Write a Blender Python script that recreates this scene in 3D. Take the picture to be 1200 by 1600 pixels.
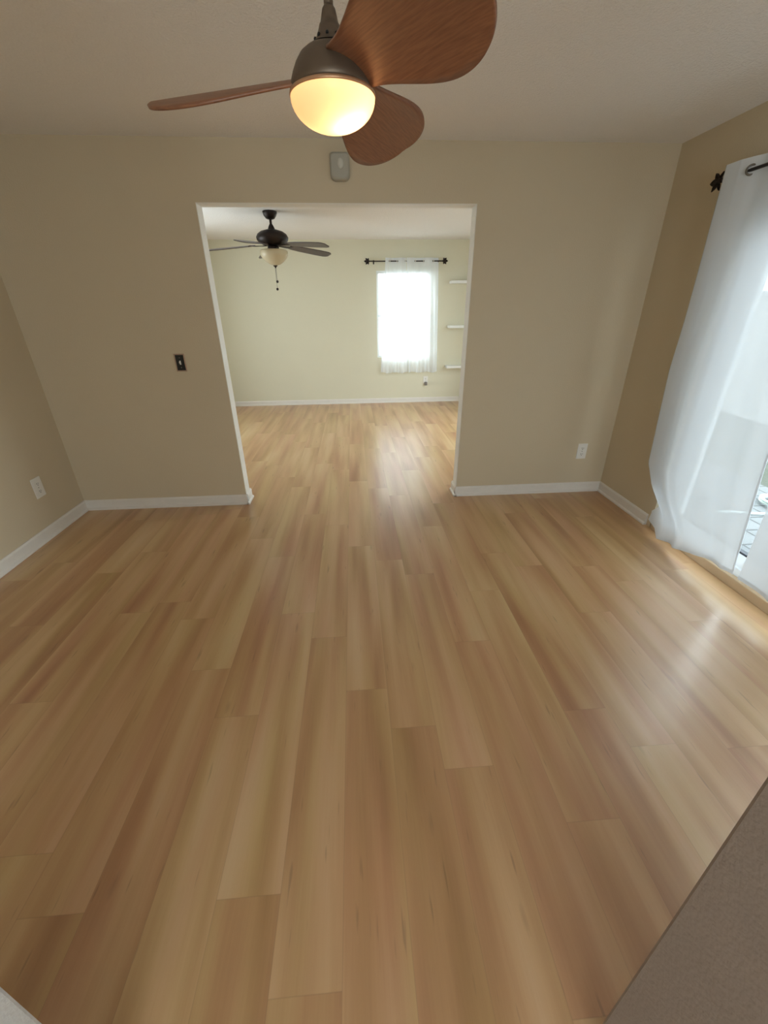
import bpy, bmesh, math, random
from mathutils import Vector, Matrix
random.seed(4)
for o in list(bpy.data.objects): bpy.data.objects.remove(o)
scn = bpy.context.scene
COL = scn.collection
PI = math.pi

# ---------------------------------------------------------------- camera
CAM_H, F_PX, PITCH, YAW, ROLL = 1.5008, 640.3, 0.4609, 0.0664, -0.0108
cy, sy, cp, sp = math.cos(YAW), math.sin(YAW), math.cos(PITCH), math.sin(PITCH)
fwd = Vector((sy*cp, cy*cp, -sp)); rgt = Vector((cy, -sy, 0)); upv = rgt.cross(fwd)
r2 = rgt*math.cos(ROLL) + upv*math.sin(ROLL); u2 = upv*math.cos(ROLL) - rgt*math.sin(ROLL)
cam_d = bpy.data.cameras.new('camera'); cam = bpy.data.objects.new('camera', cam_d); COL.objects.link(cam)
M = Matrix((r2, u2, -fwd)).transposed().to_4x4(); M.translation = Vector((0, 0, CAM_H))
cam.matrix_world = M
cam_d.sensor_fit = 'VERTICAL'; cam_d.sensor_height = 24.0; cam_d.lens = 24.0*F_PX/1600.0
cam_d.clip_start = 0.02; cam_d.clip_end = 100
scn.camera = cam

# ---------------------------------------------------------------- sky, portals, exposure
WORLD_STRENGTH = 6.0
EXPOSURE = 0.66
scn.view_settings.view_transform = 'Standard'; scn.view_settings.look = 'None'
scn.view_settings.exposure = EXPOSURE; scn.view_settings.gamma = 1.0
scn.view_settings.use_curve_mapping = False
w = bpy.data.worlds.new('overcast_sky'); scn.world = w; w.use_nodes = True
bg = w.node_tree.nodes['Background']; bg.inputs[0].default_value = (0.84, 0.92, 1.0, 1); bg.inputs[1].default_value = WORLD_STRENGTH

def portal(name, loc, rot, sx, sz):
    l = bpy.data.lights.new(name, 'AREA'); l.shape = 'RECTANGLE'; l.size = sx; l.size_y = sz
    l.cycles.is_portal = True
    o = bpy.data.objects.new(name, l); o.location = loc; o.rotation_euler = rot; COL.objects.link(o)

# room dimensions (metres)
H = 2.44; D = 3.293; L = -2.301; R = 2.183; D2 = 7.39; WT = 0.115
OX0, OX1, OZ = -0.965, 0.862, 2.118           # opening between the rooms
DY0, DY1, DZ = 0.62, 2.58, 2.05               # patio door opening in the right wall
FL, FR = -2.45, 2.35                          # far room side walls
NY, NT, NX0, NX1 = 0.27, 0.19, -0.551, 0.478  # wall the camera looks past
portal('window_portal_patio', (R+0.16, (DY0+DY1)/2, DZ/2), (0, PI/2, 0), DZ, DY1-DY0)
portal('window_portal_far', (0.85, D2+0.13, 1.39), (-PI/2, 0, 0), 0.85, 1.28)
portal('window_portal_added_side', (FR+0.13, 5.1, 1.27), (0, PI/2, 0), 1.75, 2.0)  # this and the next two portals serve added, unseen windows
portal('window_portal_added_left', (FL-0.13, 5.3, 1.4), (0, -PI/2, 0), 1.2, 1.2)
portal('window_portal_added_behind', (0, -3.23, 1.3), (PI/2, 0, 0), 2.4, 1.6)

# ---------------------------------------------------------------- helpers
def s2l(c):
    return tuple((x/255/12.92 if x/255 <= 0.04045 else ((x/255+0.055)/1.055)**2.4) for x in c)
def mat(name, rgb, rough=0.6, metal=0.0, noise=0.0, nscale=20, bump=0.0, bscale=200, bdist=0.002, spec=0.5):
    m = bpy.data.materials.new(name); m.use_nodes = True; nt = m.node_tree; N = nt.nodes; K = nt.links
    b = N['Principled BSDF']; col = s2l(rgb)
    b.inputs['Roughness'].default_value = rough; b.inputs['Metallic'].default_value = metal
    b.inputs['Specular IOR Level'].default_value = spec
    tc = N.new('ShaderNodeTexCoord')
    nz = N.new('ShaderNodeTexNoise'); nz.inputs['Scale'].default_value = nscale; nz.inputs['Detail'].default_value = 3
    K.new(tc.outputs['Object'], nz.inputs['Vector'])
    mr = N.new('ShaderNodeMapRange'); mr.inputs[3].default_value = 1-noise; mr.inputs[4].default_value = 1+noise
    K.new(nz.outputs['Fac'], mr.inputs[0])
    mx = N.new('ShaderNodeVectorMath'); mx.operation = 'SCALE'; mx.inputs[0].default_value = col
    K.new(mr.outputs[0], mx.inputs['Scale']); K.new(mx.outputs[0], b.inputs['Base Color'])
    if bump:
        n2 = N.new('ShaderNodeTexNoise'); n2.inputs['Scale'].default_value = bscale; n2.inputs['Detail'].default_value = 2
        K.new(tc.outputs['Object'], n2.inputs['Vector'])
        bp = N.new('ShaderNodeBump'); bp.inputs['Strength'].default_value = bump; bp.inputs['Distance'].default_value = bdist
        K.new(n2.outputs['Fac'], bp.inputs['Height']); K.new(bp.outputs[0], b.inputs['Normal'])
    return m
def fabric(name, rgb, transp, transl):
    m = bpy.data.materials.new(name); m.use_nodes = True; nt = m.node_tree; N = nt.nodes; K = nt.links
    N.remove(N['Principled BSDF']); out = N['Material Output']
    c = (*s2l(rgb), 1)
    tc = N.new('ShaderNodeTexCoord'); nz = N.new('ShaderNodeTexNoise'); nz.inputs['Scale'].default_value = 350
    K.new(tc.outputs['Object'], nz.inputs['Vector'])
    bp = N.new('ShaderNodeBump'); bp.inputs['Strength'].default_value = 0.25; bp.inputs['Distance'].default_value = 0.001
    K.new(nz.outputs['Fac'], bp.inputs['Height'])
    df = N.new('ShaderNodeBsdfDiffuse'); df.inputs[0].default_value = c
    tl = N.new('ShaderNodeBsdfTranslucent'); tl.inputs[0].default_value = c
    K.new(bp.outputs[0], df.inputs['Normal']); K.new(bp.outputs[0], tl.inputs['Normal'])
    tr = N.new('ShaderNodeBsdfTransparent'); tr.inputs[0].default_value = (1, 1, 1, 1)
    m1 = N.new('ShaderNodeMixShader'); m1.inputs[0].default_value = transl
    K.new(df.outputs[0], m1.inputs[1]); K.new(tl.outputs[0], m1.inputs[2])
    m2 = N.new('ShaderNodeMixShader'); m2.inputs[0].default_value = transp
    K.new(m1.outputs[0], m2.inputs[1]); K.new(tr.outputs[0], m2.inputs[2])
    K.new(m2.outputs[0], out.inputs['Surface'])
    return m
def glass_mat(name):
    m = bpy.data.materials.new(name); m.use_nodes = True; nt = m.node_tree; N = nt.nodes; K = nt.links
    N.remove(N['Principled BSDF']); out = N['Material Output']
    tr = N.new('ShaderNodeBsdfTransparent'); tr.inputs[0].default_value = (0.93, 0.96, 0.95, 1)
    gl = N.new('ShaderNodeBsdfGlossy'); gl.inputs['Roughness'].default_value = 0.02
    fr = N.new('ShaderNodeFresnel'); fr.inputs[0].default_value = 1.45
    ge = N.new('ShaderNodeNewGeometry'); om = N.new('ShaderNodeMath'); om.operation = 'SUBTRACT'; om.inputs[0].default_value = 1
    K.new(ge.outputs['Backfacing'], om.inputs[1])       # only the outer faces of the pane mirror
    mu = N.new('ShaderNodeMath'); mu.operation = 'MULTIPLY'; K.new(fr.outputs[0], mu.inputs[0]); K.new(om.outputs[0], mu.inputs[1])
    mx = N.new('ShaderNodeMixShader'); K.new(mu.outputs[0], mx.inputs[0]); K.new(tr.outputs[0], mx.inputs[1]); K.new(gl.outputs[0], mx.inputs[2])
    K.new(mx.outputs[0], out.inputs['Surface'])
    return m

def bx(bm, x0, x1, y0, y1, z0, z1, mi=0):
    v = [bm.verts.new((x, y, z)) for x in (x0, x1) for y in (y0, y1) for z in (z0, z1)]
    for f in ((0,1,3,2), (4,6,7,5), (0,4,5,1), (2,3,7,6), (0,2,6,4), (1,5,7,3)):
        fc = bm.faces.new([v[i] for i in f]); fc.material_index = mi
def lathe(bm, prof, n=40, c=(0,0,0), mi=0):
    """prof: list of (radius, z)"""
    rings = []
    for r, z in prof:
        if r < 1e-6: rings.append([bm.verts.new((c[0], c[1], c[2]+z))])
        else: rings.append([bm.verts.new((c[0]+r*math.cos(2*PI*i/n), c[1]+r*math.sin(2*PI*i/n), c[2]+z)) for i in range(n)])
    for a, b in zip(rings, rings[1:]):
        for i in range(n):
            j = (i+1) % n
            if len(a) == 1 and len(b) == 1: continue
            if len(a) == 1: f = bm.faces.new((a[0], b[j], b[i]))
            elif len(b) == 1: f = bm.faces.new((a[i], a[j], b[0]))
            else: f = bm.faces.new((a[i], a[j], b[j], b[i]))
            f.smooth = True; f.material_index = mi
def tube(bm, pts, r, n=10, cap=True):
    pts = [Vector(p) for p in pts]; rings = []
    for i, p in enumerate(pts):
        d = (pts[min(i+1, len(pts)-1)] - pts[max(i-1, 0)]).normalized()
        a = d.cross(Vector((0, 0, 1)));
        if a.length < 1e-3: a = d.cross(Vector((1, 0, 0)))
        a.normalize(); b = d.cross(a)
        rr = r[i] if isinstance(r, (list, tuple)) else r
        rings.append([bm.verts.new(p + a*rr*math.cos(2*PI*k/n) + b*rr*math.sin(2*PI*k/n)) for k in range(n)])
    for a, b in zip(rings, rings[1:]):
        for k in range(n):
            f = bm.faces.new((a[k], a[(k+1) % n], b[(k+1) % n], b[k])); f.smooth = True
    if cap: bm.faces.new(rings[0][::-1]); bm.faces.new(rings[-1])
def grid(bm, fn, nu, nv, smooth=True):
    V = [[bm.verts.new(fn(i/nu, j/nv)) for j in range(nv+1)] for i in range(nu+1)]
    for i in range(nu):
        for j in range(nv):
            f = bm.faces.new((V[i][j], V[i+1][j], V[i+1][j+1], V[i][j+1])); f.smooth = smooth
    return V
def obj(name, bm, m, parent=None, bevel=0, solid=0, seg=2, loc=None, rot=None):
    bmesh.ops.recalc_face_normals(bm, faces=bm.faces[:])
    me = bpy.data.meshes.new(name); bm.to_mesh(me); bm.free()
    for mm in (m if isinstance(m, (list, tuple)) else [m]): me.materials.append(mm)
    o = bpy.data.objects.new(name, me); COL.objects.link(o)
    if parent: o.parent = parent
    if loc: o.location = loc
    if rot: o.rotation_euler = rot
    if solid:
        s = o.modifiers.new('solid', 'SOLIDIFY'); s.thickness = solid; s.offset = 0
    if bevel:
        b = o.modifiers.new('bevel', 'BEVEL'); b.width = bevel; b.segments = seg; b.limit_method = 'ANGLE'
    return o
def boxes(name, lst, m, parent=None, bevel=0, **k):
    bm = bmesh.new()
    for b in lst: bx(bm, *b)
    return obj(name, bm, m, parent, bevel, **k)
def struct(o): o['kind'] = 'structure'; return o
def tag(o, label, cat, group=None, kind=None):
    o['label'] = label; o['category'] = cat
    if group: o['group'] = group
    if kind: o['kind'] = kind
    return o
def thing(name, loc, label, cat, group=None, rot=None):
    o = bpy.data.objects.new(name, None); COL.objects.link(o); o.location = loc; o.empty_display_size = 0.05
    if rot: o.rotation_euler = rot
    return tag(o, label, cat, group)

# ---------------------------------------------------------------- materials
m_wall = mat('beige_wall_paint', (211, 195, 167), 0.75, noise=0.02, nscale=3, bump=0.35, bscale=130, bdist=0.003, spec=0.3)
m_wall_far = mat('pale_cream_wall_paint', (225, 220, 197), 0.7, noise=0.02, nscale=3, bump=0.3, bscale=130, bdist=0.003, spec=0.3)
m_ceil = mat('textured_ceiling_paint', (243, 238, 233), 0.9, noise=0.06, nscale=150, bump=0.8, bscale=90, bdist=0.006, spec=0.2)
m_trim = mat('white_trim_paint', (232, 226, 218), 0.45, noise=0.05, nscale=14, bump=0.1, bscale=40)
m_jamb = mat('plaster_jamb_paint', (238, 234, 226), 0.6, noise=0.04, nscale=10, bump=0.4, bscale=100, bdist=0.003)
m_near_lit = mat('textured_plaster_daylit_tint', (214, 214, 214), 0.85, noise=0.05, nscale=60, bump=0.5, bscale=160, bdist=0.003, spec=0.2)  # near wall, left jamb: daylight painted in as a lighter colour
m_near_shade = mat('textured_plaster_shaded_tint', (162, 150, 143), 0.85, noise=0.04, nscale=20, bump=0.3, bscale=140, bdist=0.003, spec=0.2)  # same wall, right jamb: its shade painted in as a darker colour
m_white = mat('white_plastic', (236, 232, 224), 0.35)
m_shelf = mat('white_shelf_paint', (238, 238, 234), 0.4)
m_vinyl = mat('white_vinyl_frame', (235, 238, 240), 0.35)
m_slot = mat('dark_slot', (50, 44, 38), 0.6)
m_bronze = mat('dark_bronze_metal', (44, 34, 30), 0.42, 0.6, noise=0.1, nscale=40)
m_pewter = mat('brushed_pewter_metal', (108, 92, 76), 0.45, 0.55, noise=0.08, nscale=60)
m_blk = mat('black_plastic', (14, 13, 13), 0.35)
m_sensor = mat('grey_sensor_plastic', (176, 172, 158), 0.5)
m_sens2 = mat('pale_sensor_lens', (205, 203, 192), 0.4)
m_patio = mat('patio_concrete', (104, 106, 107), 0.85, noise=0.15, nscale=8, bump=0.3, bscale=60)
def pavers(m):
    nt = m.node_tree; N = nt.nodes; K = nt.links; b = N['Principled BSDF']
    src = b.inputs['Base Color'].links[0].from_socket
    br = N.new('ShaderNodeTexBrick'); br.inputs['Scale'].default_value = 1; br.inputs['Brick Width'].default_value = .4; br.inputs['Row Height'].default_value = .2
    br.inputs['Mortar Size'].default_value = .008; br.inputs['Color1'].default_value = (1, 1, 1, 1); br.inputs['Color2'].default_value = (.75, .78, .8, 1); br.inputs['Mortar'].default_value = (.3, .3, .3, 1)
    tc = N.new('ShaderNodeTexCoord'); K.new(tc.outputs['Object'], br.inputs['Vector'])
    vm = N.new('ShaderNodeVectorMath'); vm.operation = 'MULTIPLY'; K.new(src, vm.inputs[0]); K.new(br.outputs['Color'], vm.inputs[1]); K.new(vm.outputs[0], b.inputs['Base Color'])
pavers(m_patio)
m_rubber = mat('dark_rubber_seal', (40, 44, 50), 0.6)
m_sill = mat('pale_wood_threshold', (196, 168, 134), 0.6, noise=0.08, nscale=10)
m_glass = glass_mat('window_glass')
m_curt = fabric('white_curtain_cloth', (234, 239, 244), 0.10, 0.16)
m_sheer = fabric('white_sheer_voile', (248, 250, 252), 0.08, 0.45)
m_grom = mat('grommet_metal', (120, 115, 108), 0.35, 0.8)
m_hose = mat('pale_hose_rubber', (205, 225, 225), 0.5)
m_leafm = mat('leafy_green', (70, 98, 62), 0.6, noise=0.25, nscale=12)

def wood_floor():
    m = bpy.data.materials.new('vinyl_plank_floor'); m.use_nodes = True; nt = m.node_tree; N = nt.nodes; K = nt.links
    b = N['Principled BSDF']
    def math_(op, a, b_=None, c=None):
        n = N.new('ShaderNodeMath'); n.operation = op
        for i, v in enumerate((a, b_, c)):
            if v is None: continue
            if isinstance(v, (int, float)): n.inputs[i].default_value = v
            else: K.new(v, n.inputs[i])
        return n.outputs[0]
    tc = N.new('ShaderNodeTexCoord'); sx = N.new('ShaderNodeSeparateXYZ'); K.new(tc.outputs['Object'], sx.inputs[0])
    X, Y = sx.outputs[0], sx.outputs[1]
    u = math_('DIVIDE', math_('SUBTRACT', X, 0.09), 0.18); k = math_('FLOOR', u); fu = math_('FRACT', u)
    # joint offset of every row of planks
    known = {-5: .22, -4: 1.18, -3: .586, -2: .385, -1: .05, 0: 1.075, 1: .90, 2: .30, 3: .70, -6: .585, 4: 1.1, 8: .72}
    cr = N.new('ShaderNodeValToRGB'); cr.color_ramp.interpolation = 'CONSTANT'; el = cr.color_ramp.elements
    kk = math_('DIVIDE', math_('ADD', k, 16.5), 32.0); K.new(kk, cr.inputs[0])
    rnd = random.Random(9)
    for i in range(32):
        e = el[i] if i < 2 else el.new(i/32)
        e.position = i/32
        v = known.get(i-16, rnd.random()*1.2)/1.22; e.color = (v, v, v, 1)
    off = math_('MULTIPLY', cr.outputs[0], 1.0)
    t = math_('SUBTRACT', math_('DIVIDE', Y, 1.22), off); j = math_('FLOOR', t); ft = math_('FRACT', t)
    cmb = N.new('ShaderNodeCombineXYZ'); K.new(k, cmb.inputs[0]); K.new(j, cmb.inputs[1])
    wn = N.new('ShaderNodeTexWhiteNoise'); wn.noise_dimensions = '3D'; K.new(cmb.outputs[0], wn.inputs['Vector'])
    h = wn.outputs['Value']; hv = N.new('ShaderNodeSeparateColor'); K.new(wn.outputs['Color'], hv.inputs[0])
    def coords(sxx, syy, seed):
        c = N.new('ShaderNodeCombineXYZ')
        K.new(math_('MULTIPLY', X, sxx), c.inputs[0]); K.new(math_('MULTIPLY', Y, syy), c.inputs[1])
        K.new(math_('MULTIPLY_ADD', h, 37.0, seed), c.inputs[2]); return c.outputs[0]
    def noise(vec, scale=1, detail=2, rough=.5, dist=0):
        n = N.new('ShaderNodeTexNoise'); n.inputs['Scale'].default_value = scale; n.inputs['Detail'].default_value = detail
        n.inputs['Roughness'].default_value = rough; n.inputs['Distortion'].default_value = dist
        K.new(vec, n.inputs['Vector']); return n.outputs['Fac']
    streak = noise(coords(9, 0.8, 0), 1, 1, .5, .2)       # broad soft colour bands
    warm = noise(coords(8, 0.7, 5), 1, 1, .5)
    grain = noise(coords(170, 5, 9), 1, 4, .65)
    fig = noise(coords(26, 1.6, 3), 1, 2, .5, 1.0)
    ramp = N.new('ShaderNodeValToRGB'); e = ramp.color_ramp.elements
    e[0].position = .25; e[0].color = (*s2l((166, 122, 82)), 1)
    e[1].position = .78; e[1].color = (*s2l((213, 181, 140)), 1)
    a = e.new(.42); a.color = (*s2l((187, 145, 102)), 1)
    a = e.new(.58); a.color = (*s2l((202, 164, 120)), 1)
    f1 = math_('MULTIPLY_ADD', math_('SUBTRACT', streak, .5), .85, .5)
    f1 = math_('ADD', f1, math_('MULTIPLY', math_('SUBTRACT', h, .5), .06))
    f1 = math_('ADD', f1, math_('MULTIPLY', math_('SUBTRACT', grain, .5), .10))
    f1 = math_('ADD', f1, math_('MULTIPLY', math_('SUBTRACT', fig, .5), .14))
    K.new(f1, ramp.inputs[0])
    hs = N.new('ShaderNodeHueSaturation'); K.new(ramp.outputs[0], hs.inputs['Color'])
    K.new(math_('MULTIPLY_ADD', math_('SUBTRACT', warm, .5), .05, .5), hs.inputs['Hue'])
    # short dark pith marks
    vor = N.new('ShaderNodeTexVoronoi'); vor.inputs['Scale'].default_value = 1; K.new(coords(9, 2.2, 20), vor.inputs['Vector'])
    kn = N.new('ShaderNodeMapRange'); kn.inputs[1].default_value = 0.0; kn.inputs[2].default_value = 0.10; kn.inputs[3].default_value = .72; kn.inputs[4].default_value = 1
    K.new(math_('ADD', vor.outputs['Distance'], math_('MULTIPLY', math_('SUBTRACT', grain, .5), .12)), kn.inputs[0])
    # thin joints
    e1 = math_('MINIMUM', fu, math_('SUBTRACT', 1.0, fu)); e2 = math_('MINIMUM', ft, math_('SUBTRACT', 1.0, ft))
    s1 = N.new('ShaderNodeMapRange'); s1.inputs[1].default_value = .003; s1.inputs[2].default_value = .010; s1.inputs[3].default_value = .86; s1.inputs[4].default_value = 1; K.new(e1, s1.inputs[0])
    s2 = N.new('ShaderNodeMapRange'); s2.inputs[1].default_value = .0006; s2.inputs[2].default_value = .0016; s2.inputs[3].default_value = .87; s2.inputs[4].default_value = 1; K.new(e2, s2.inputs[0])
    dash = noise(coords(75, 7, 31), 1, 1, .5)
    dm = N.new('ShaderNodeMapRange'); dm.inputs[1].default_value = .70; dm.inputs[2].default_value = .80; dm.inputs[3].default_value = 1; dm.inputs[4].default_value = .74
    K.new(dash, dm.inputs[0])
    tot = math_('MULTIPLY', dm.outputs[0], math_('MULTIPLY', math_('MULTIPLY', s1.outputs[0], s2.outputs[0]), kn.outputs[0]))
    vm = N.new('ShaderNodeVectorMath'); vm.operation = 'SCALE'; K.new(hs.outputs[0], vm.inputs[0]); K.new(tot, vm.inputs['Scale'])
    K.new(vm.outputs[0], b.inputs['Base Color'])
    b.inputs['Roughness'].default_value = FLOOR_ROUGH
    b.inputs['Specular IOR Level'].default_value = 0.95
    bp = N.new('ShaderNodeBump'); bp.inputs['Strength'].default_value = .06; bp.inputs['Distance'].default_value = .001
    K.new(math_('ADD', grain, tot), bp.inputs['Height']); K.new(bp.outputs[0], b.inputs['Normal'])
    return m
FLOOR_ROUGH = 0.29
m_floor = wood_floor()

def blade_wood(name, rgb0, rgb1, rough=.4):
    m = bpy.data.materials.new(name); m.use_nodes = True; nt = m.node_tree; N = nt.nodes; K = nt.links
    b = N['Principled BSDF']; b.inputs['Roughness'].default_value = rough
    tc = N.new('ShaderNodeTexCoord'); mp = N.new('ShaderNodeMapping'); mp.inputs['Scale'].default_value = (3, 45, 45)
    nz = N.new('ShaderNodeTexNoise'); nz.inputs['Detail'].default_value = 4
    K.new(tc.outputs['Object'], mp.inputs[0]); K.new(mp.outputs[0], nz.inputs['Vector'])
    cr = N.new('ShaderNodeValToRGB'); cr.color_ramp.elements[0].color = (*s2l(rgb0), 1); cr.color_ramp.elements[1].color = (*s2l(rgb1), 1)
    cr.color_ramp.elements[0].position = .3; cr.color_ramp.elements[1].position = .7
    K.new(nz.outputs['Fac'], cr.inputs[0]); K.new(cr.outputs[0], b.inputs['Base Color'])
    return m
m_blade = blade_wood('reddish_wood_blade', (122, 78, 54), (150, 100, 70))
m_blade2 = blade_wood('dark_walnut_blade', (58, 46, 44), (82, 66, 62), .35)

# ---------------------------------------------------------------- room shell
struct(boxes('floor', [(L-.12, R+.12, -3.2, D+WT, -.1, 0), (FL-.12, FR+.12, D+WT, D2+.12, -.1, 0)], m_floor))
struct(boxes('ceiling', [(-2.7, 2.7, -3.4, D2+.2, H, H+.1)], m_ceil))
wf = struct(boxes('wall_front', [(L-.1, OX0, D, D+WT, 0, H), (OX1, R+.1, D, D+WT, 0, H), (OX0, OX1, D, D+WT, OZ, H)], m_wall))
lin = .004
struct(boxes('trim_1', [(OX0, OX0+lin, D+.001, D+WT, .0, OZ), (OX1-lin, OX1, D+.001, D+WT, 0, OZ), (OX0, OX1, D+.001, D+WT, OZ-lin, OZ)], m_jamb))
struct(boxes('wall_left', [(L-.12, L, -3.1, D, 0, H)], m_wall))
struct(boxes('wall_right', [(R, R+.12, NY-.2, DY0, 0, H), (R, R+.12, DY1, D, 0, H), (R, R+.12, DY0, DY1, DZ, H)], m_wall))
struct(boxes('wall_near_left', [(NX0-.55, NX0, NY-NT, NY, 0, H)], m_near_lit, bevel=.006))
struct(boxes('wall_near_right', [(NX1, NX1+.5, NY-NT, NY, 0, H)], m_near_shade, bevel=.006))
# far room
WX0, WX1, WZ0, WZ1 = 0.41, 1.275, 0.755, 2.03
struct(boxes('wall_far', [(FL-.1, WX0, D2, D2+.12, 0, H), (WX1, FR+.1, D2, D2+.12, 0, H), (WX0, WX1, D2, D2+.12, 0, WZ0), (WX0, WX1, D2, D2+.12, WZ1, H)], m_wall_far))
TY0, TY1, TZ0, TZ1 = 4.7, 5.9, .8, 2.0
struct(boxes('wall_far_left', [(FL-.12, FL, D+WT, TY0, 0, H), (FL-.12, FL, TY1, D2, 0, H), (FL-.12, FL, TY0, TY1, 0, TZ0), (FL-.12, FL, TY0, TY1, TZ1, H)], m_wall_far))
SY0, SY1, SZ0, SZ1 = 4.1, 6.1, .4, 2.15
struct(boxes('wall_far_right', [(FR, FR+.12, D+WT, SY0, 0, H), (FR, FR+.12, SY1, D2, 0, H), (FR, FR+.12, SY0, SY1, 0, SZ0), (FR, FR+.12, SY0, SY1, SZ1, H)], m_wall_far))
# room behind the camera
struct(boxes('wall_behind_right', [(R, R+.12, -3.1, DY0-.54, 0, H)], m_wall))
struct(boxes('wall_behind', [(L-.12, -1.2, -3.22, -3.1, 0, H), (1.2, R+.12, -3.22, -3.1, 0, H), (-1.2, 1.2, -3.22, -3.1, 0, .5), (-1.2, 1.2, -3.22, -3.1, 2.1, H)], m_wall))

def baseboard(name, segs, h=.085, t=.014, toe=.012):
    """segs: (p0, p1, inward normal) in plan; profile with a small shoe moulding"""
    bm = bmesh.new()
    for (x0, y0), (x1, y1), (nx, ny) in segs:
        prof = [(0, 0), (t+toe, 0), (t+toe, .012), (t, .02), (t, h-.012), (t*.45, h), (0, h)]
        ends = []
        for (x, y) in ((x0, y0), (x1, y1)):
            ends.append([bm.verts.new((x+nx*a, y+ny*a, z)) for a, z in prof])
        n = len(prof)
        for i in range(n): bm.faces.new((ends[0][i], ends[0][(i+1) % n], ends[1][(i+1) % n], ends[1][i]))
        bm.faces.new(ends[0]); bm.faces.new(ends[1][::-1])
    return struct(obj(name, bm, m_trim))
e = .026
baseboard('baseboard_front', [((L, D), (OX0+.014, D), (0, -1)), ((OX1-.014, D), (R, D), (0, -1)),
                              ((OX0, D-e), (OX0, D+WT+e), (1, 0)), ((OX1, D-e), (OX1, D+WT+e), (-1, 0))])
baseboard('baseboard_left', [((L, NY), (L, D), (1, 0))])
baseboard('baseboard_right', [((R, 2.62), (R, D), (-1, 0))])
baseboard('baseboard_far', [((FL, D2), (FR, D2), (0, -1))], h=.078)
baseboard('baseboard_far_left', [((FL, D+WT), (FL, D2), (1, 0))], h=.078)
baseboard('baseboard_far_right', [((FR, D+WT), (FR, D2), (-1, 0))], h=.078)
struct(boxes('trim_2', [(R-.012, R+.12, DY0-.04, 2.56, .0, .062)], m_sill, bevel=.004))   # wooden threshold under the patio door

# ---------------------------------------------------------------- windows and patio door
def frame_boxes(axis, a0, a1, z0, z1, c0, c1, wd):
    out = []
    for (p, q, r, s) in ((a0, a1, z0, z0+wd), (a0, a1, z1-wd, z1), (a0, a0+wd, z0+wd, z1-wd), (a1-wd, a1, z0+wd, z1-wd)):
        out.append((p, q, c0, c1, r, s) if axis == 'x' else (c0, c1, p, q, r, s))
    return out
def window(name, axis, a0, a1, z0, z1, c):
    root = bpy.data.objects.new(name, None); COL.objects.link(root); root['kind'] = 'structure'
    boxes('window_frame', frame_boxes(axis, a0, a1, z0, z1, c+.04, c+.10, .035), m_vinyl, root, bevel=.003)
    zm = (z0+z1)/2
    rail = (a0+.035, a1-.035, c+.05, c+.09, zm-.018, zm+.018) if axis == 'x' else (c+.05, c+.09, a0+.035, a1-.035, zm-.018, zm+.018)
    boxes('meeting_rail', [rail], m_vinyl, root, bevel=.003)
    for (p, q) in ((z0+.035, zm-.018), (zm+.018, z1-.035)):
        g = (a0+.035, a1-.035, c+.067, c+.072, p, q) if axis == 'x' else (c+.067, c+.072, a0+.035, a1-.035, p, q)
        boxes('pane', [g], m_glass, root)
window('window_1', 'x', WX0, WX1, WZ0, WZ1, D2)
window('window_added_right', 'y', SY0, SY1, SZ0, SZ1, FR)  # unseen, added in the right wall to brighten the far room
window('window_added_left', 'y', TY0, TY1, TZ0, TZ1, FL-.14)  # unseen, added in the left wall to balance the far room's light
window('window_added_behind', 'x', -1.2, 1.2, .5, 2.1, -3.24)  # unseen, added behind the camera as fill light for the near room

door = bpy.data.objects.new('door_1', None); COL.objects.link(door); door['kind'] = 'structure'
boxes('door_frame', frame_boxes('y', DY0, DY1, .062, DZ, R+.02, R+.115, .05), m_vinyl, door, bevel=.003)
ym = 1.50
def sash(y0, y1, x):
    s = boxes('sliding_panel', [(x, x+.035, y0, y0+.13, .075, DZ-.05), (x, x+.035, y1-.14, y1, .075, DZ-.05),
                                (x, x+.035, y0+.13, y1-.14, .09, .205), (x, x+.035, y0+.13, y1-.14, DZ-.16, DZ-.05)], m_vinyl, door, bevel=.003)
    boxes('glass_pane', [(x+.014, x+.020, y0+.13, y1-.14, .205, DZ-.16)], m_glass, s)
    boxes('rubber_seal', [(x-.002, x+.03, y0+.13, y1-.14, .196, .208), (x-.002, x+.03, y0+.05, y1-.05, .066, .078)], m_rubber, s)
    return s
sash(ym-.03, DY1-.05, R+.03)
sash(DY0+.05, ym+.06, R+.072)

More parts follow.
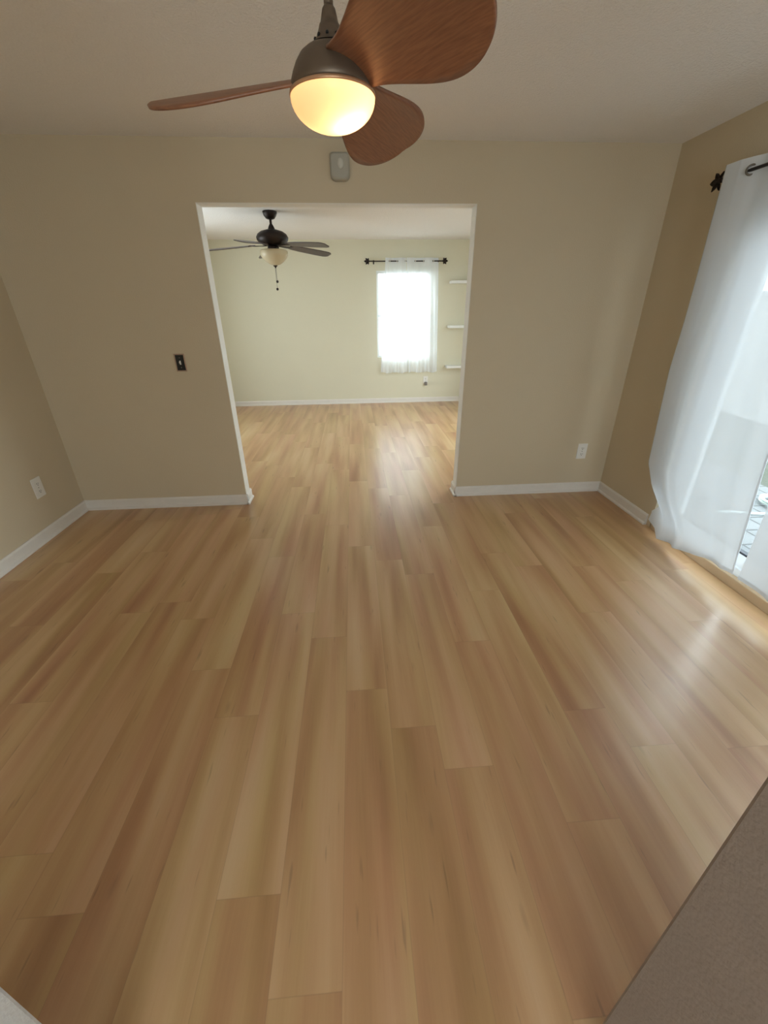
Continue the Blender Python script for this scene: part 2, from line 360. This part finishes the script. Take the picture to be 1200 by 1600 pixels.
# ---------------------------------------------------------------- outside the patio door
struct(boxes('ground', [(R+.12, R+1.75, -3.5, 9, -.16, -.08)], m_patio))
m_soil = mat('garden_soil', (66, 70, 58), .95, noise=.2, nscale=6, bump=.5, bscale=30, bdist=.02)
struct(boxes('ground_far', [(R+1.75, 9, -3.5, 9, -.2, -.10), (-9, 9, D2+.12, 14, -.2, -.1)], m_soil))
m_stucco = mat('white_rough_stucco', (190, 192, 190), .9, noise=.55, nscale=16, bump=1.0, bscale=22, bdist=.04)
gw = bmesh.new(); bx(gw, 6.1, 6.25, -3.5, 9, -.1, 1.62); bx(gw, 6.06, 6.29, -3.5, 9, 1.62, 1.68)
tag(obj('garden_wall', gw, m_stucco), 'rough white garden wall beyond the patio, seen through the curtain', 'wall')
def shrub(x, y, s, label):
    bm = bmesh.new(); rr = random.Random(int(x*100+y*10))
    for i in range(320):
        a = rr.random()*2*PI; t = math.acos(2*rr.random()-1); rad = s*(.55+.45*rr.random())
        p = Vector((x+rad*math.sin(t)*math.cos(a), y+rad*math.sin(t)*math.sin(a), -.02+s*.75+rad*.8*math.cos(t)))
        d = Vector((rr.uniform(-1, 1), rr.uniform(-1, 1), rr.uniform(-.2, 1))).normalized(); n = d.cross(Vector((rr.random(), rr.random(), rr.random()))).normalized()
        l = .05+.04*rr.random()
        vs = [bm.verts.new(p), bm.verts.new(p+d*l*.5+n*l*.28), bm.verts.new(p+d*l), bm.verts.new(p+d*l*.5-n*l*.28)]
        bm.faces.new(vs)
    tube(bm, [(x, y, -.1), (x+.02, y, .1), (x, y, s*.9)], .02, 6)
    tag(obj('shrub', bm, m_leafm), label, 'shrub')
shrub(4.62, 3.55, .30, 'low green shrub at the patio edge, glimpsed between the curtain panels')
hb = bmesh.new(); pts = []
for i in range(81):
    a = i/80*2*PI*3.2; rr_ = .13+.012*math.sin(a*1.3)
    pts.append((3.66+rr_*math.cos(a), 2.97+rr_*1.15*math.sin(a), -.065+.016*i/80*3))
for i in range(12): pts.append((3.78-.07*i, 3.02-.02*i-.1*math.sin(i*.4), -.068))
tube(hb, pts, .011, 8)
tag(obj('garden_hose', hb, m_hose), 'pale garden hose coiled on the patio outside the sliding door', 'hose')

# ---------------------------------------------------------------- curtains
def interp(x, xs, ys):
    if x <= xs[0]: return ys[0]
    for a, b, c, d in zip(xs, xs[1:], ys, ys[1:]):
        if x <= b: return c+(d-c)*(x-a)/(b-a)
    return ys[-1]
def grommets(root, pts, ax, r=.021, m=None):
    for p, ang in pts:
        bm = bmesh.new()
        n, k = 24, 8
        V = [[bm.verts.new(((r+.005*math.cos(2*PI*j/k))*math.cos(2*PI*i/n), .005*math.sin(2*PI*j/k), (r+.005*math.cos(2*PI*j/k))*math.sin(2*PI*i/n))) for j in range(k)] for i in range(n)]
        for i in range(n):
            for j in range(k):
                f = bm.faces.new((V[i][j], V[(i+1) % n][j], V[(i+1) % n][(j+1) % k], V[i][(j+1) % k])); f.smooth = True
        o = obj('grommet', bm, m or m_grom, root); o.location = p; o.rotation_euler = (0, 0, ang)
ROD_X, ROD_Z = R-.10, 2.122
def wave(y, ys):      # fabric offset from the rod at height of the rod; ys: grommet positions
    if y >= ys[0]: return -.026*min(1, (y-ys[0])/.06)
    for i, (a, b) in enumerate(zip(ys, ys[1:])):
        if y >= b: return .026*(1 if i % 2 == 0 else -1)*math.sin(PI*(a-y)/(a-b))
    return -.026
def near_panel(label, ztop, left, right, hem, gy, flap, folds):
    """left/right: (z list, y list); hem: (u list, z list)"""
    root = bpy.data.objects.new('curtain', None); COL.objects.link(root); tag(root, label, 'curtain', 'white curtain panels over the patio door')
    root.location = (ROD_X, left[1][-1], 0)
    off = Vector(root.location)
    bm = bmesh.new()
    def P(u, v):
        zb = interp(u, *hem); z = zb+(ztop-zb)*v
        yl = interp(z, *left); yr = interp(z, *right)
        y = yl+(yr-yl)*u
        wv = wave(y, gy)
        x = ROD_X + wv*(v**5 if v > 0 else 0)
        for (uc, wd, am, k) in folds:
            c = uc + k*(1-v)
            x += am*math.exp(-((u-c)/wd)**2)*(.25+.75*min(1, (1-v)*2.2))
        x += .012*(1-v)*math.sin(9*u+3*v)
        if flap and u < .12: x += .0*(1-u/.12)
        return Vector((x, y, z)) - off
    nu, nv = 120, 90
    V = grid(bm, P, nu, nv)
    if flap:     # the side hem folds back behind the panel and flares out near the floor
        prev = V[0]; steps = 6
        for s in range(1, steps+1):
            t = s/steps; row = []
            for j in range(nv+1):
                p0 = V[0][j].co + off
                z = p0.z
                fl = max(0, min(1, (.42-z)/.3))
                yb = p0.y - .10*t*(1-fl) + (interp(z, [0, .1, .25, .4], [2.575, 2.56, 2.59, 2.66])-p0.y)*t*fl
                xb = p0.x + (.022*math.sin(PI*min(1, t*1.0)*.5))*(1-fl) + (R-.035-p0.x)*t*fl
                zz = z + .05*min(1, t*3)*max(0, 1-z/.25)
                row.append(bm.verts.new(Vector((xb, yb, zz)) - off))
            for j in range(nv):
                f = bm.faces.new((prev[j], prev[j+1], row[j+1], row[j])); f.smooth = True
            prev = row
    o = obj('cloth', bm, m_curt, root)
    # bottom and side hems as a doubled strip
    bm = bmesh.new()
    def Q(u, v):
        p = P(u, v*.012); p.x -= .003; return p
    grid(bm, Q, 120, 2)
    obj('bottom_hem', bm, m_curt, root)
    bm = bmesh.new()
    def S(u, v):
        p = P(.985+.015*u, v); p.x -= .003; return p
    grid(bm, S, 2, 90)
    obj('side_hem', bm, m_curt, root)
    grommets(root, [(Vector((ROD_X, y, ROD_Z)) - off, PI/2 + (.9 if i % 2 == 0 else -.9)) for i, y in enumerate(gy)], 'y')
    return root
LZ = [.027, .119, .193, .353, .49, .87, 1.11, 1.42, 1.93, 2.18]
LY = [2.371, 2.344, 2.376, 2.566, 2.661, 2.695, 2.714, 2.70, 2.693, 2.683]
near_panel('white curtain panel hanging nearest the room corner, its side billowing over the baseboard', 2.178,
           (LZ, LY), ([.1, .13, .75, 2.18], [1.77, 1.771, 1.835, 1.93]),
           ([0, .33, .5, .66, 1], [.027, .062, .098, .118, .136]),
           [2.53, 2.39, 2.25, 2.11, 1.99], True,
           [(.33, .05, -.022, -.05), (.62, .09, .02, .06), (.82, .06, -.015, .05), (.12, .06, .014, .02)])
near_panel('white curtain panel at the right edge of the view, nearer the camera', 2.178,
           ([.1, .57, 2.18], [1.731, 1.751, 1.87]), ([.1, 2.18], [.90, .96]),
           ([0, 1], [.134, .12]), [1.80, 1.60, 1.40, 1.20, 1.04], False,
           [(.25, .08, -.02, .02), (.55, .09, .02, .0), (.8, .07, -.02, 0)])

def leaf_finial(parent, loc, direction):
    """a knuckle and three to five pointed leaves spreading along direction"""
    d = Vector(direction).normalized()
    bm = bmesh.new()
    tube(bm, [Vector((0, 0, 0))+d*t for t in (0, .008, .016, .024, .032)], [.007, .013, .010, .014, .006], 12)
    o = obj('finial', bm, m_bronze, parent); o.location = loc
    bm = bmesh.new()
    side = d.cross(Vector((0, 0, 1))).normalized(); up = Vector((0, 0, 1))
    for ang, tilt, ln in ((0, .15, .062), (1.15, .75, .055), (-1.15, .7, .055), (2.3, 1.25, .044), (-2.3, 1.2, .044)):
        ax = (d*math.cos(ang*.75) + up*math.sin(ang*.75)).normalized()
        nrm = side; lat = ax.cross(nrm).normalized()
        base = d*.028
        def LP(u, v):
            w_ = .27*ln*math.sin(PI*min(1, u*1.02))**.8
            return base + ax*ln*u + lat*w_*(v*2-1) + nrm*(.006*math.cos(PI*(v-.5)) + (.01 if tilt > 1 else 0)*u)
        grid(bm, LP, 8, 6)
    l = obj('leaf', bm, m_bronze, o, solid=.003)
rod = thing('curtain_rod', (ROD_X, 1.7, ROD_Z), 'dark bronze curtain rod with leaf finial over the patio door', 'curtain rod')
bm = bmesh.new(); tube(bm, [(0, 1.015, 0), (0, -1.2, 0)], .008, 14); obj('pole', bm, m_bronze, rod)
leaf_finial(rod, (0, 1.015, 0), (0, 1, 0)); leaf_finial(rod, (0, -1.2, 0), (0, -1, 0))
for y in (.93, -1.12):
    bm = bmesh.new(); tube(bm, [(0, 0, -.012), (.05, 0, -.012), (.0995, 0, -.012)], .006, 10); lathe(bm, [(0, -.002), (.0, 0)], 8)
    bx(bm, .094, .0995, -.012, .012, -.045, .03)
    o = obj('bracket', bm, m_bronze, rod); o.location = (0, y, 0)

# far window curtain
FRY, FRZ = D2-.075, 2.15
k_ = FRY/D2
rod2 = thing('curtain_rod', (.88*k_, FRY, FRZ), 'thin dark curtain rod with leaf finials above the far window', 'curtain rod')
bm = bmesh.new(); tube(bm, [(-.56, 0, 0), (.56, 0, 0)], .008, 12); obj('pole', bm, m_bronze, rod2)
leaf_finial(rod2, (-.56, 0, 0), (-1, 0, 0)); leaf_finial(rod2, (.56, 0, 0), (1, 0, 0))
for x in (-.50, .50):
    bm = bmesh.new(); tube(bm, [(0, 0, -.01), (0, .04, -.01), (0, .0745, -.01)], .005, 8); bx(bm, -.01, .01, .07, .0745, -.035, .02)
    o = obj('bracket', bm, m_bronze, rod2); o.location = (x, 0, 0)
def far_panel(label, xt0, xt1, xb0, xb1, gx, seed):
    root = bpy.data.objects.new('curtain', None); COL.objects.link(root); tag(root, label, 'curtain', 'sheer curtain panels over the far window')
    off = Vector(((xt0+xt1)/2, FRY, .52)); root.location = off
    rr = random.Random(seed); ph = rr.random()*6
    def P(u, v):
        z = .515+(2.195-.515)*v
        x = xb0+(xb1-xb0)*u + ((xt0+(xt1-xt0)*u)-(xb0+(xb1-xb0)*u))*v
        n = len(gx); s = (x-gx[0])/(gx[1]-gx[0])
        top = .022*math.sin(PI*s)
        low = .020*math.sin(2*PI*u*3.3+ph) + .010*math.sin(2*PI*u*7.1+ph*2)
        b = v**3
        z += .008*math.sin(u*14+ph)*(1-v)
        return Vector((x, FRY+top*b+low*(1-b), z))-off
    bm = bmesh.new(); grid(bm, P, 110, 40); obj('cloth', bm, m_sheer, root)
    bm = bmesh.new(); grid(bm, lambda u, v: P(u, .955+.045*v)-Vector((0, .002, 0)), 110, 3); obj('top_band', bm, m_sheer, root)
    for s0, s1 in ((0, .03), (.97, 1)):
        bm = bmesh.new(); grid(bm, lambda u, v: P(s0+(s1-s0)*u, v*.955)-Vector((0, .002, 0)), 3, 40); obj('side_hem', bm, m_sheer, root)
    grommets(root, [(Vector((x, FRY, FRZ))-off, .9*(1 if i % 2 else -1)) for i, x in enumerate(gx)], 'x', .017, m_white)
far_panel('sheer white curtain panel, left of the pair on the far window', .55, .868, .462, .93, [.608, .735, .850], 1)
far_panel('sheer white curtain panel, right of the pair on the far window', .876, 1.375, .935, 1.425, [1.005, 1.145, 1.285], 2)

# ---------------------------------------------------------------- outlets, switch, sensor
def outlet(loc, rot, wd, ht, label, plug=False):
    root = thing('wall_outlet', loc, label, 'outlet', 'white wall outlets', rot)
    boxes('cover_plate', [(-wd/2, wd/2, -.006, 0, -ht/2, ht/2)], m_white, root, bevel=.003)
    for s in (1, -1):
        bm = bmesh.new()
        prof = [(math.cos(a)*.019, max(-.0145, min(.0145, math.sin(a)*.019))) for a in [2*PI*i/28 for i in range(28)]]
        f0 = [bm.verts.new((a, -.0085, s*.022*ht/.115+b)) for a, b in prof]; f1 = [bm.verts.new((a, -.005, s*.022*ht/.115+b)) for a, b in prof]
        bm.faces.new(f0)
        for i in range(28): bm.faces.new((f0[i], f0[(i+1) % 28], f1[(i+1) % 28], f1[i]))
        so = obj('socket', bm, m_white, root)
        z = s*.022*ht/.115
        boxes('slot', [(-.0085, -.0055, -.0092, -.008, z-.002, z+.008), (.0055, .0085, -.0092, -.008, z-.001, z+.007), (-.003, .003, -.0092, -.008, z-.011, z-.006)], m_slot, so)
    bm = bmesh.new(); lathe(bm, [(0, .0018), (.003, .0012), (.0035, 0)], 14); o = obj('screw', bm, m_grom, root, loc=(0, -.006, 0), rot=(PI/2, 0, 0))
    return root
outlet((1.945, D, .375), (0, 0, 0), .085, .135, 'white wall outlet to the right of the opening, near the curtained corner')
outlet((L, 2.888, .372), (0, 0, PI/2), .095, .145, 'white wall outlet low on the left side wall')
outlet((1.245*1., D2, .372), (0, 0, 0), .08, .13, 'white wall outlet under the far window with a plug in it')
pl = thing('plug_adapter', (1.247, D2-.009, .318), 'small grey plug-in adapter in the far wall outlet', 'adapter')
boxes('body', [(-.022, .022, -.045, 0, -.03, .025)], mat('grey_plastic', (128, 122, 116), .5), pl, bevel=.006)
boxes('prong', [(-.009, -.006, 0, .004, -.004, .004), (.006, .009, 0, .004, -.004, .004)], m_grom, pl)

sw = thing('light_switch', (-1.271, D, 1.158), 'black light switch in a bronze plate left of the opening', 'light switch')
m_plate = mat('aged_bronze_plate', (176, 146, 124), .4, .25)
boxes('switch_plate', frame_boxes('x', -.038, .038, -.062, .062, -.007, 0, .009), m_plate, sw, bevel=.003)
boxes('insert', [(-.030, .030, -.005, 0, -.054, .054)], m_blk, sw)
bm = bmesh.new(); bx(bm, -.005, .005, -.004, 0, -.014, .014); bx(bm, -.004, .004, -.016, -.003, -.004, .009)
obj('toggle', bm, m_white, sw, bevel=.001)
sw.children[-1].location = (0, -.004, 0)
for z in (.034, -.034):
    bm = bmesh.new(); lathe(bm, [(0, .0018), (.003, .0014), (.004, 0)], 14); obj('screw', bm, m_grom, sw, loc=(0, -.005, z), rot=(PI/2, 0, 0))

sn = thing('wall_sensor', (-.036, D, 2.298), 'small grey box sensor high on the wall above the opening', 'sensor')
bm = bmesh.new()
def rr_outline(wd, ht, r, rb, n=6):
    pts = []
    for cx, cz, a0, rad in ((wd/2-r, ht/2-r, 0, r), (-wd/2+r, ht/2-r, PI/2, r), (-wd/2+rb, -ht/2+rb, PI, rb), (wd/2-rb, -ht/2+rb, 1.5*PI, rb)):
        for i in range(n+1):
            a = a0+PI/2*i/n; pts.append((cx+rad*math.cos(a), cz+rad*math.sin(a)))
    return pts
layers = [(.0, 1), (-.03, 1), (-.042, .94), (-.047, .82)]
rings = [[bm.verts.new((x*s, y, z*s)) for x, z in rr_outline(.122, .142, .02, .036)] for y, s in layers]
n = len(rings[0])
for a, b in zip(rings, rings[1:]):
    for i in range(n): f = bm.faces.new((a[i], a[(i+1) % n], b[(i+1) % n], b[i])); f.smooth = True
bm.faces.new(rings[-1]); bm.faces.new(rings[0][::-1])
obj('body', bm, m_sensor, sn)
bm = bmesh.new(); lathe(bm, [(0, .012), (.011, .010), (.018, .005), (.02, 0)], 24)
o = obj('sensor_lens', bm, m_sens2, sn, loc=(.004, -.046, .012), rot=(PI/2, 0, 0)); o.scale = (1, 1.4, 1)

# ---------------------------------------------------------------- shelves on the far wall
for z, lab, g in ((1.864, 'top white floating shelf right of the far window', 0), (1.222, 'middle white floating shelf right of the far window', 0), (.597, 'lowest white floating shelf right of the far window', 0)):
    bm = bmesh.new(); bx(bm, -.33, .33, -.16, 0, -.019, .019)
    o = obj('floating_shelf', bm, m_shelf, None, bevel=.003); o.location = (1.575+.33, D2, z)
    tag(o, lab, 'shelf', 'floating shelves beside the far window')

# ---------------------------------------------------------------- near ceiling fan (three blades, lit bowl)
FX, FY = -.024, 1.35
fan = thing('ceiling_fan', (FX, FY, H), 'pewter ceiling fan with three broad reddish wooden blades and lit bowl lamp', 'ceiling fan')
zz = lambda z: z-H
bm = bmesh.new(); lathe(bm, [(0, 0), (.068, 0), (.068, -.012), (.06, -.04), (.03, -.062), (.013, -.066)], 36); obj('canopy', bm, m_pewter, fan)
bm = bmesh.new(); lathe(bm, [(.0105, -.05), (.0105, zz(2.11))], 20); obj('downrod', bm, m_pewter, fan)
bm = bmesh.new()
lathe(bm, [(0, zz(2.119)), (.010, zz(2.119)), (.015, zz(2.112)), (.018, zz(2.100)), (.021, zz(2.088)), (.0235, zz(2.086)), (.026, zz(2.078)), (.033, zz(2.062)), (.040, zz(2.052)),
           (.045, zz(2.0485)), (.052, zz(2.046))], 48)
hz = obj('neck_cover', bm, m_pewter, fan)
for i in range(10):
    a = 2*PI*i/10+.15
    b2 = bmesh.new(); bmesh.ops.create_uvsphere(b2, u_segments=12, v_segments=8, radius=.0038)
    v = obj('vent_hole', b2, m_blk, hz); v.location = (.0345*math.cos(a), .0345*math.sin(a), zz(2.0615))
bm = bmesh.new()
lathe(bm, [(0, zz(2.043)), (.052, zz(2.043)), (.062, zz(2.040)), (.074, zz(2.031)), (.085, zz(2.016)), (.093, zz(2.000)), (.099, zz(1.984)), (.101, zz(1.972)), (.098, zz(1.968)), (0, zz(1.968))], 56)
obj('motor_housing', bm, m_pewter, fan)
m_rim = mat('warm_metal_rim', (196, 150, 112), .35, .5)
bm = bmesh.new(); lathe(bm, [(.097, zz(1.9675)), (.1035, zz(1.9675)), (.1045, zz(1.963)), (.1035, zz(1.960)), (.098, zz(1.960)), (.097, zz(1.9675))], 56)
obj('light_rim', bm, m_rim, fan)
def bowl_mat(name, rgb, tl=.75):
    m = bpy.data.materials.new(name); m.use_nodes = True; nt = m.node_tree; N = nt.nodes; K = nt.links
    N.remove(N['Principled BSDF']); out = N['Material Output']
    t = N.new('ShaderNodeBsdfTranslucent'); t.inputs[0].default_value = (*s2l(rgb), 1)
    d = N.new('ShaderNodeBsdfPrincipled'); d.inputs['Base Color'].default_value = (*s2l(rgb), 1); d.inputs['Roughness'].default_value = .25
    mx = N.new('ShaderNodeMixShader'); mx.inputs[0].default_value = 1-tl
    K.new(t.outputs[0], mx.inputs[1]); K.new(d.outputs[0], mx.inputs[2]); K.new(mx.outputs[0], out.inputs[0])
    return m
m_bowl = bowl_mat('frosted_glass_bowl', (255, 236, 208))
bm = bmesh.new(); prof = []
for i in range(15):
    a = PI/2*i/14; prof.append((.1025*math.cos(a), zz(1.960)-.063*math.sin(a)))
lathe(bm, prof, 56); obj('lamp_bowl', bm, m_bowl, fan)
BULBS = [(.035, -.015, 1.922, .45), (-.04, .03, 1.94, .05)]
for bxx, byy, bz, pw in BULBS:
    ld = bpy.data.lights.new('bulb_light', 'POINT'); ld.energy = pw; ld.color = (1, .63, .34); ld.shadow_soft_size = .012
    o = bpy.data.objects.new('bulb_light', ld); COL.objects.link(o); o.parent = fan; o.location = (bxx, byy, zz(bz))
def fan_blade(phi, z0, pitch, r0, Rr, wmax, drop, prof_s, prof_w, m, parent, curl=0.0):
    er = Vector((1, 0, 0)); et = Vector((0, 1, 0))
    bm = bmesh.new()
    p = math.radians(pitch)
    def P(u, v):
        hw = wmax*(prof_w(u) if callable(prof_w) else interp(u, prof_s, prof_w)); w_ = hw*(2*v-1); r = r0+(Rr-r0)*u
        return Vector((r, w_*math.cos(p), -w_*math.sin(p)-drop*u - curl*(2*v-1)**2*hw))
    grid(bm, (lambda a, v: P(1-(1-a)**1.6, v)) if callable(prof_w) else P, 48, 14)
    o = obj('blade', bm, m, parent, solid=.006); o.location = (0, 0, z0); o.rotation_euler = (0, 0, math.radians(phi))
    return o
def broad(u):
    t = min(1, u/.62); a = .50+.50*t*t*(3-2*t)
    return a*(math.sqrt(max(0, 1-((u-.62)/.38)**2)) if u > .62 else 1)
PS = [0, .12, .35, .6, .75, .86, .93, .97, 1]; PW = [.35, .5, .85, 1, 1, .90, .72, .5, .18]
for phi in (168, 62, -57):
    fan_blade(phi, zz(2.0), 22, .07, .475, .12, .02, PS, broad, m_blade, fan, .12)

# ---------------------------------------------------------------- far ceiling fan (five blades)
GX, GY = -.828, 5.402
fan2 = thing('ceiling_fan', (GX, GY, H), 'dark bronze five-bladed ceiling fan with cream glass bowl in the far room', 'ceiling fan')
bm = bmesh.new(); lathe(bm, [(0, 0), (.075, 0), (.076, -.012), (.066, -.04), (.045, -.066), (.016, -.075)], 32); obj('canopy', bm, m_bronze, fan2)
bm = bmesh.new(); lathe(bm, [(.013, -.06), (.013, -.14)], 16); obj('downrod', bm, m_bronze, fan2)
bm = bmesh.new(); lathe(bm, [(.016, -.115), (.028, -.135), (.042, -.17), (0, -.17)], 24); obj('neck_cover', bm, m_bronze, fan2)
bm = bmesh.new(); lathe(bm, [(0, -.165), (.06, -.165), (.12, -.182), (.155, -.205), (.172, -.235), (.165, -.262), (.14, -.285), (.11, -.302), (.07, -.31), (0, -.31)], 44); obj('motor_housing', bm, m_bronze, fan2)
bm = bmesh.new(); lathe(bm, [(0, -.308), (.06, -.308), (.062, -.34), (.055, -.352), (0, -.352)], 28); obj('switch_housing', bm, m_bronze, fan2)
m_bowl2 = bowl_mat('cream_alabaster_glass', (226, 212, 180), .35)
bm = bmesh.new(); lathe(bm, [(.06, -.345), (.135, -.35), (.150, -.362), (.150, -.395), (.146, -.405), (.135, -.425), (.105, -.455), (.06, -.485), (.02, -.497), (0, -.498)], 44); obj('lamp_bowl', bm, m_bowl2, fan2)
bm = bmesh.new(); lathe(bm, [(0, -.495), (.022, -.496), (.024, -.503), (.010, -.51), (.008, -.52), (0, -.525)], 20); obj('bottom_finial', bm, m_bronze, fan2)
for (cxx, zb) in ((.004, -.645), (-.004, -.72)):
    bm = bmesh.new(); tube(bm, [(cxx, -.004, -.50), (cxx, -.006, (zb-.5)/2), (cxx, -.006, zb)] if False else [(cxx, -.004, -.51), (cxx, -.006, zb)], .0018, 6)
    ch = obj('pull_chain', bm, m_grom, fan2)
    bm = bmesh.new(); bmesh.ops.create_uvsphere(bm, u_segments=16, v_segments=10, radius=.014)
    for f in bm.faces: f.smooth = True
    o = obj('pull_knob', bm, m_bronze, ch); o.location = (cxx, -.006, zb-.01)
PS2 = [0, .08, .3, .7, .9, .96, 1]; PW2 = [.55, .72, .9, 1, .95, .8, .5]
for i in range(5):
    phi = -35+72*i
    b = fan_blade(phi, -.31, 12, .20, .74, .074, .045, PS2, PW2, m_blade2, fan2)
    bm = bmesh.new()
    grid(bm, lambda u, v: Vector((.07+.19*u, (2*v-1)*(.018+.022*u**2), -.001-.004*math.sin(PI*u)-(2*v-1)*.008*u)), 10, 6)
    o = obj('blade_bracket', bm, m_bronze, b, solid=.006)
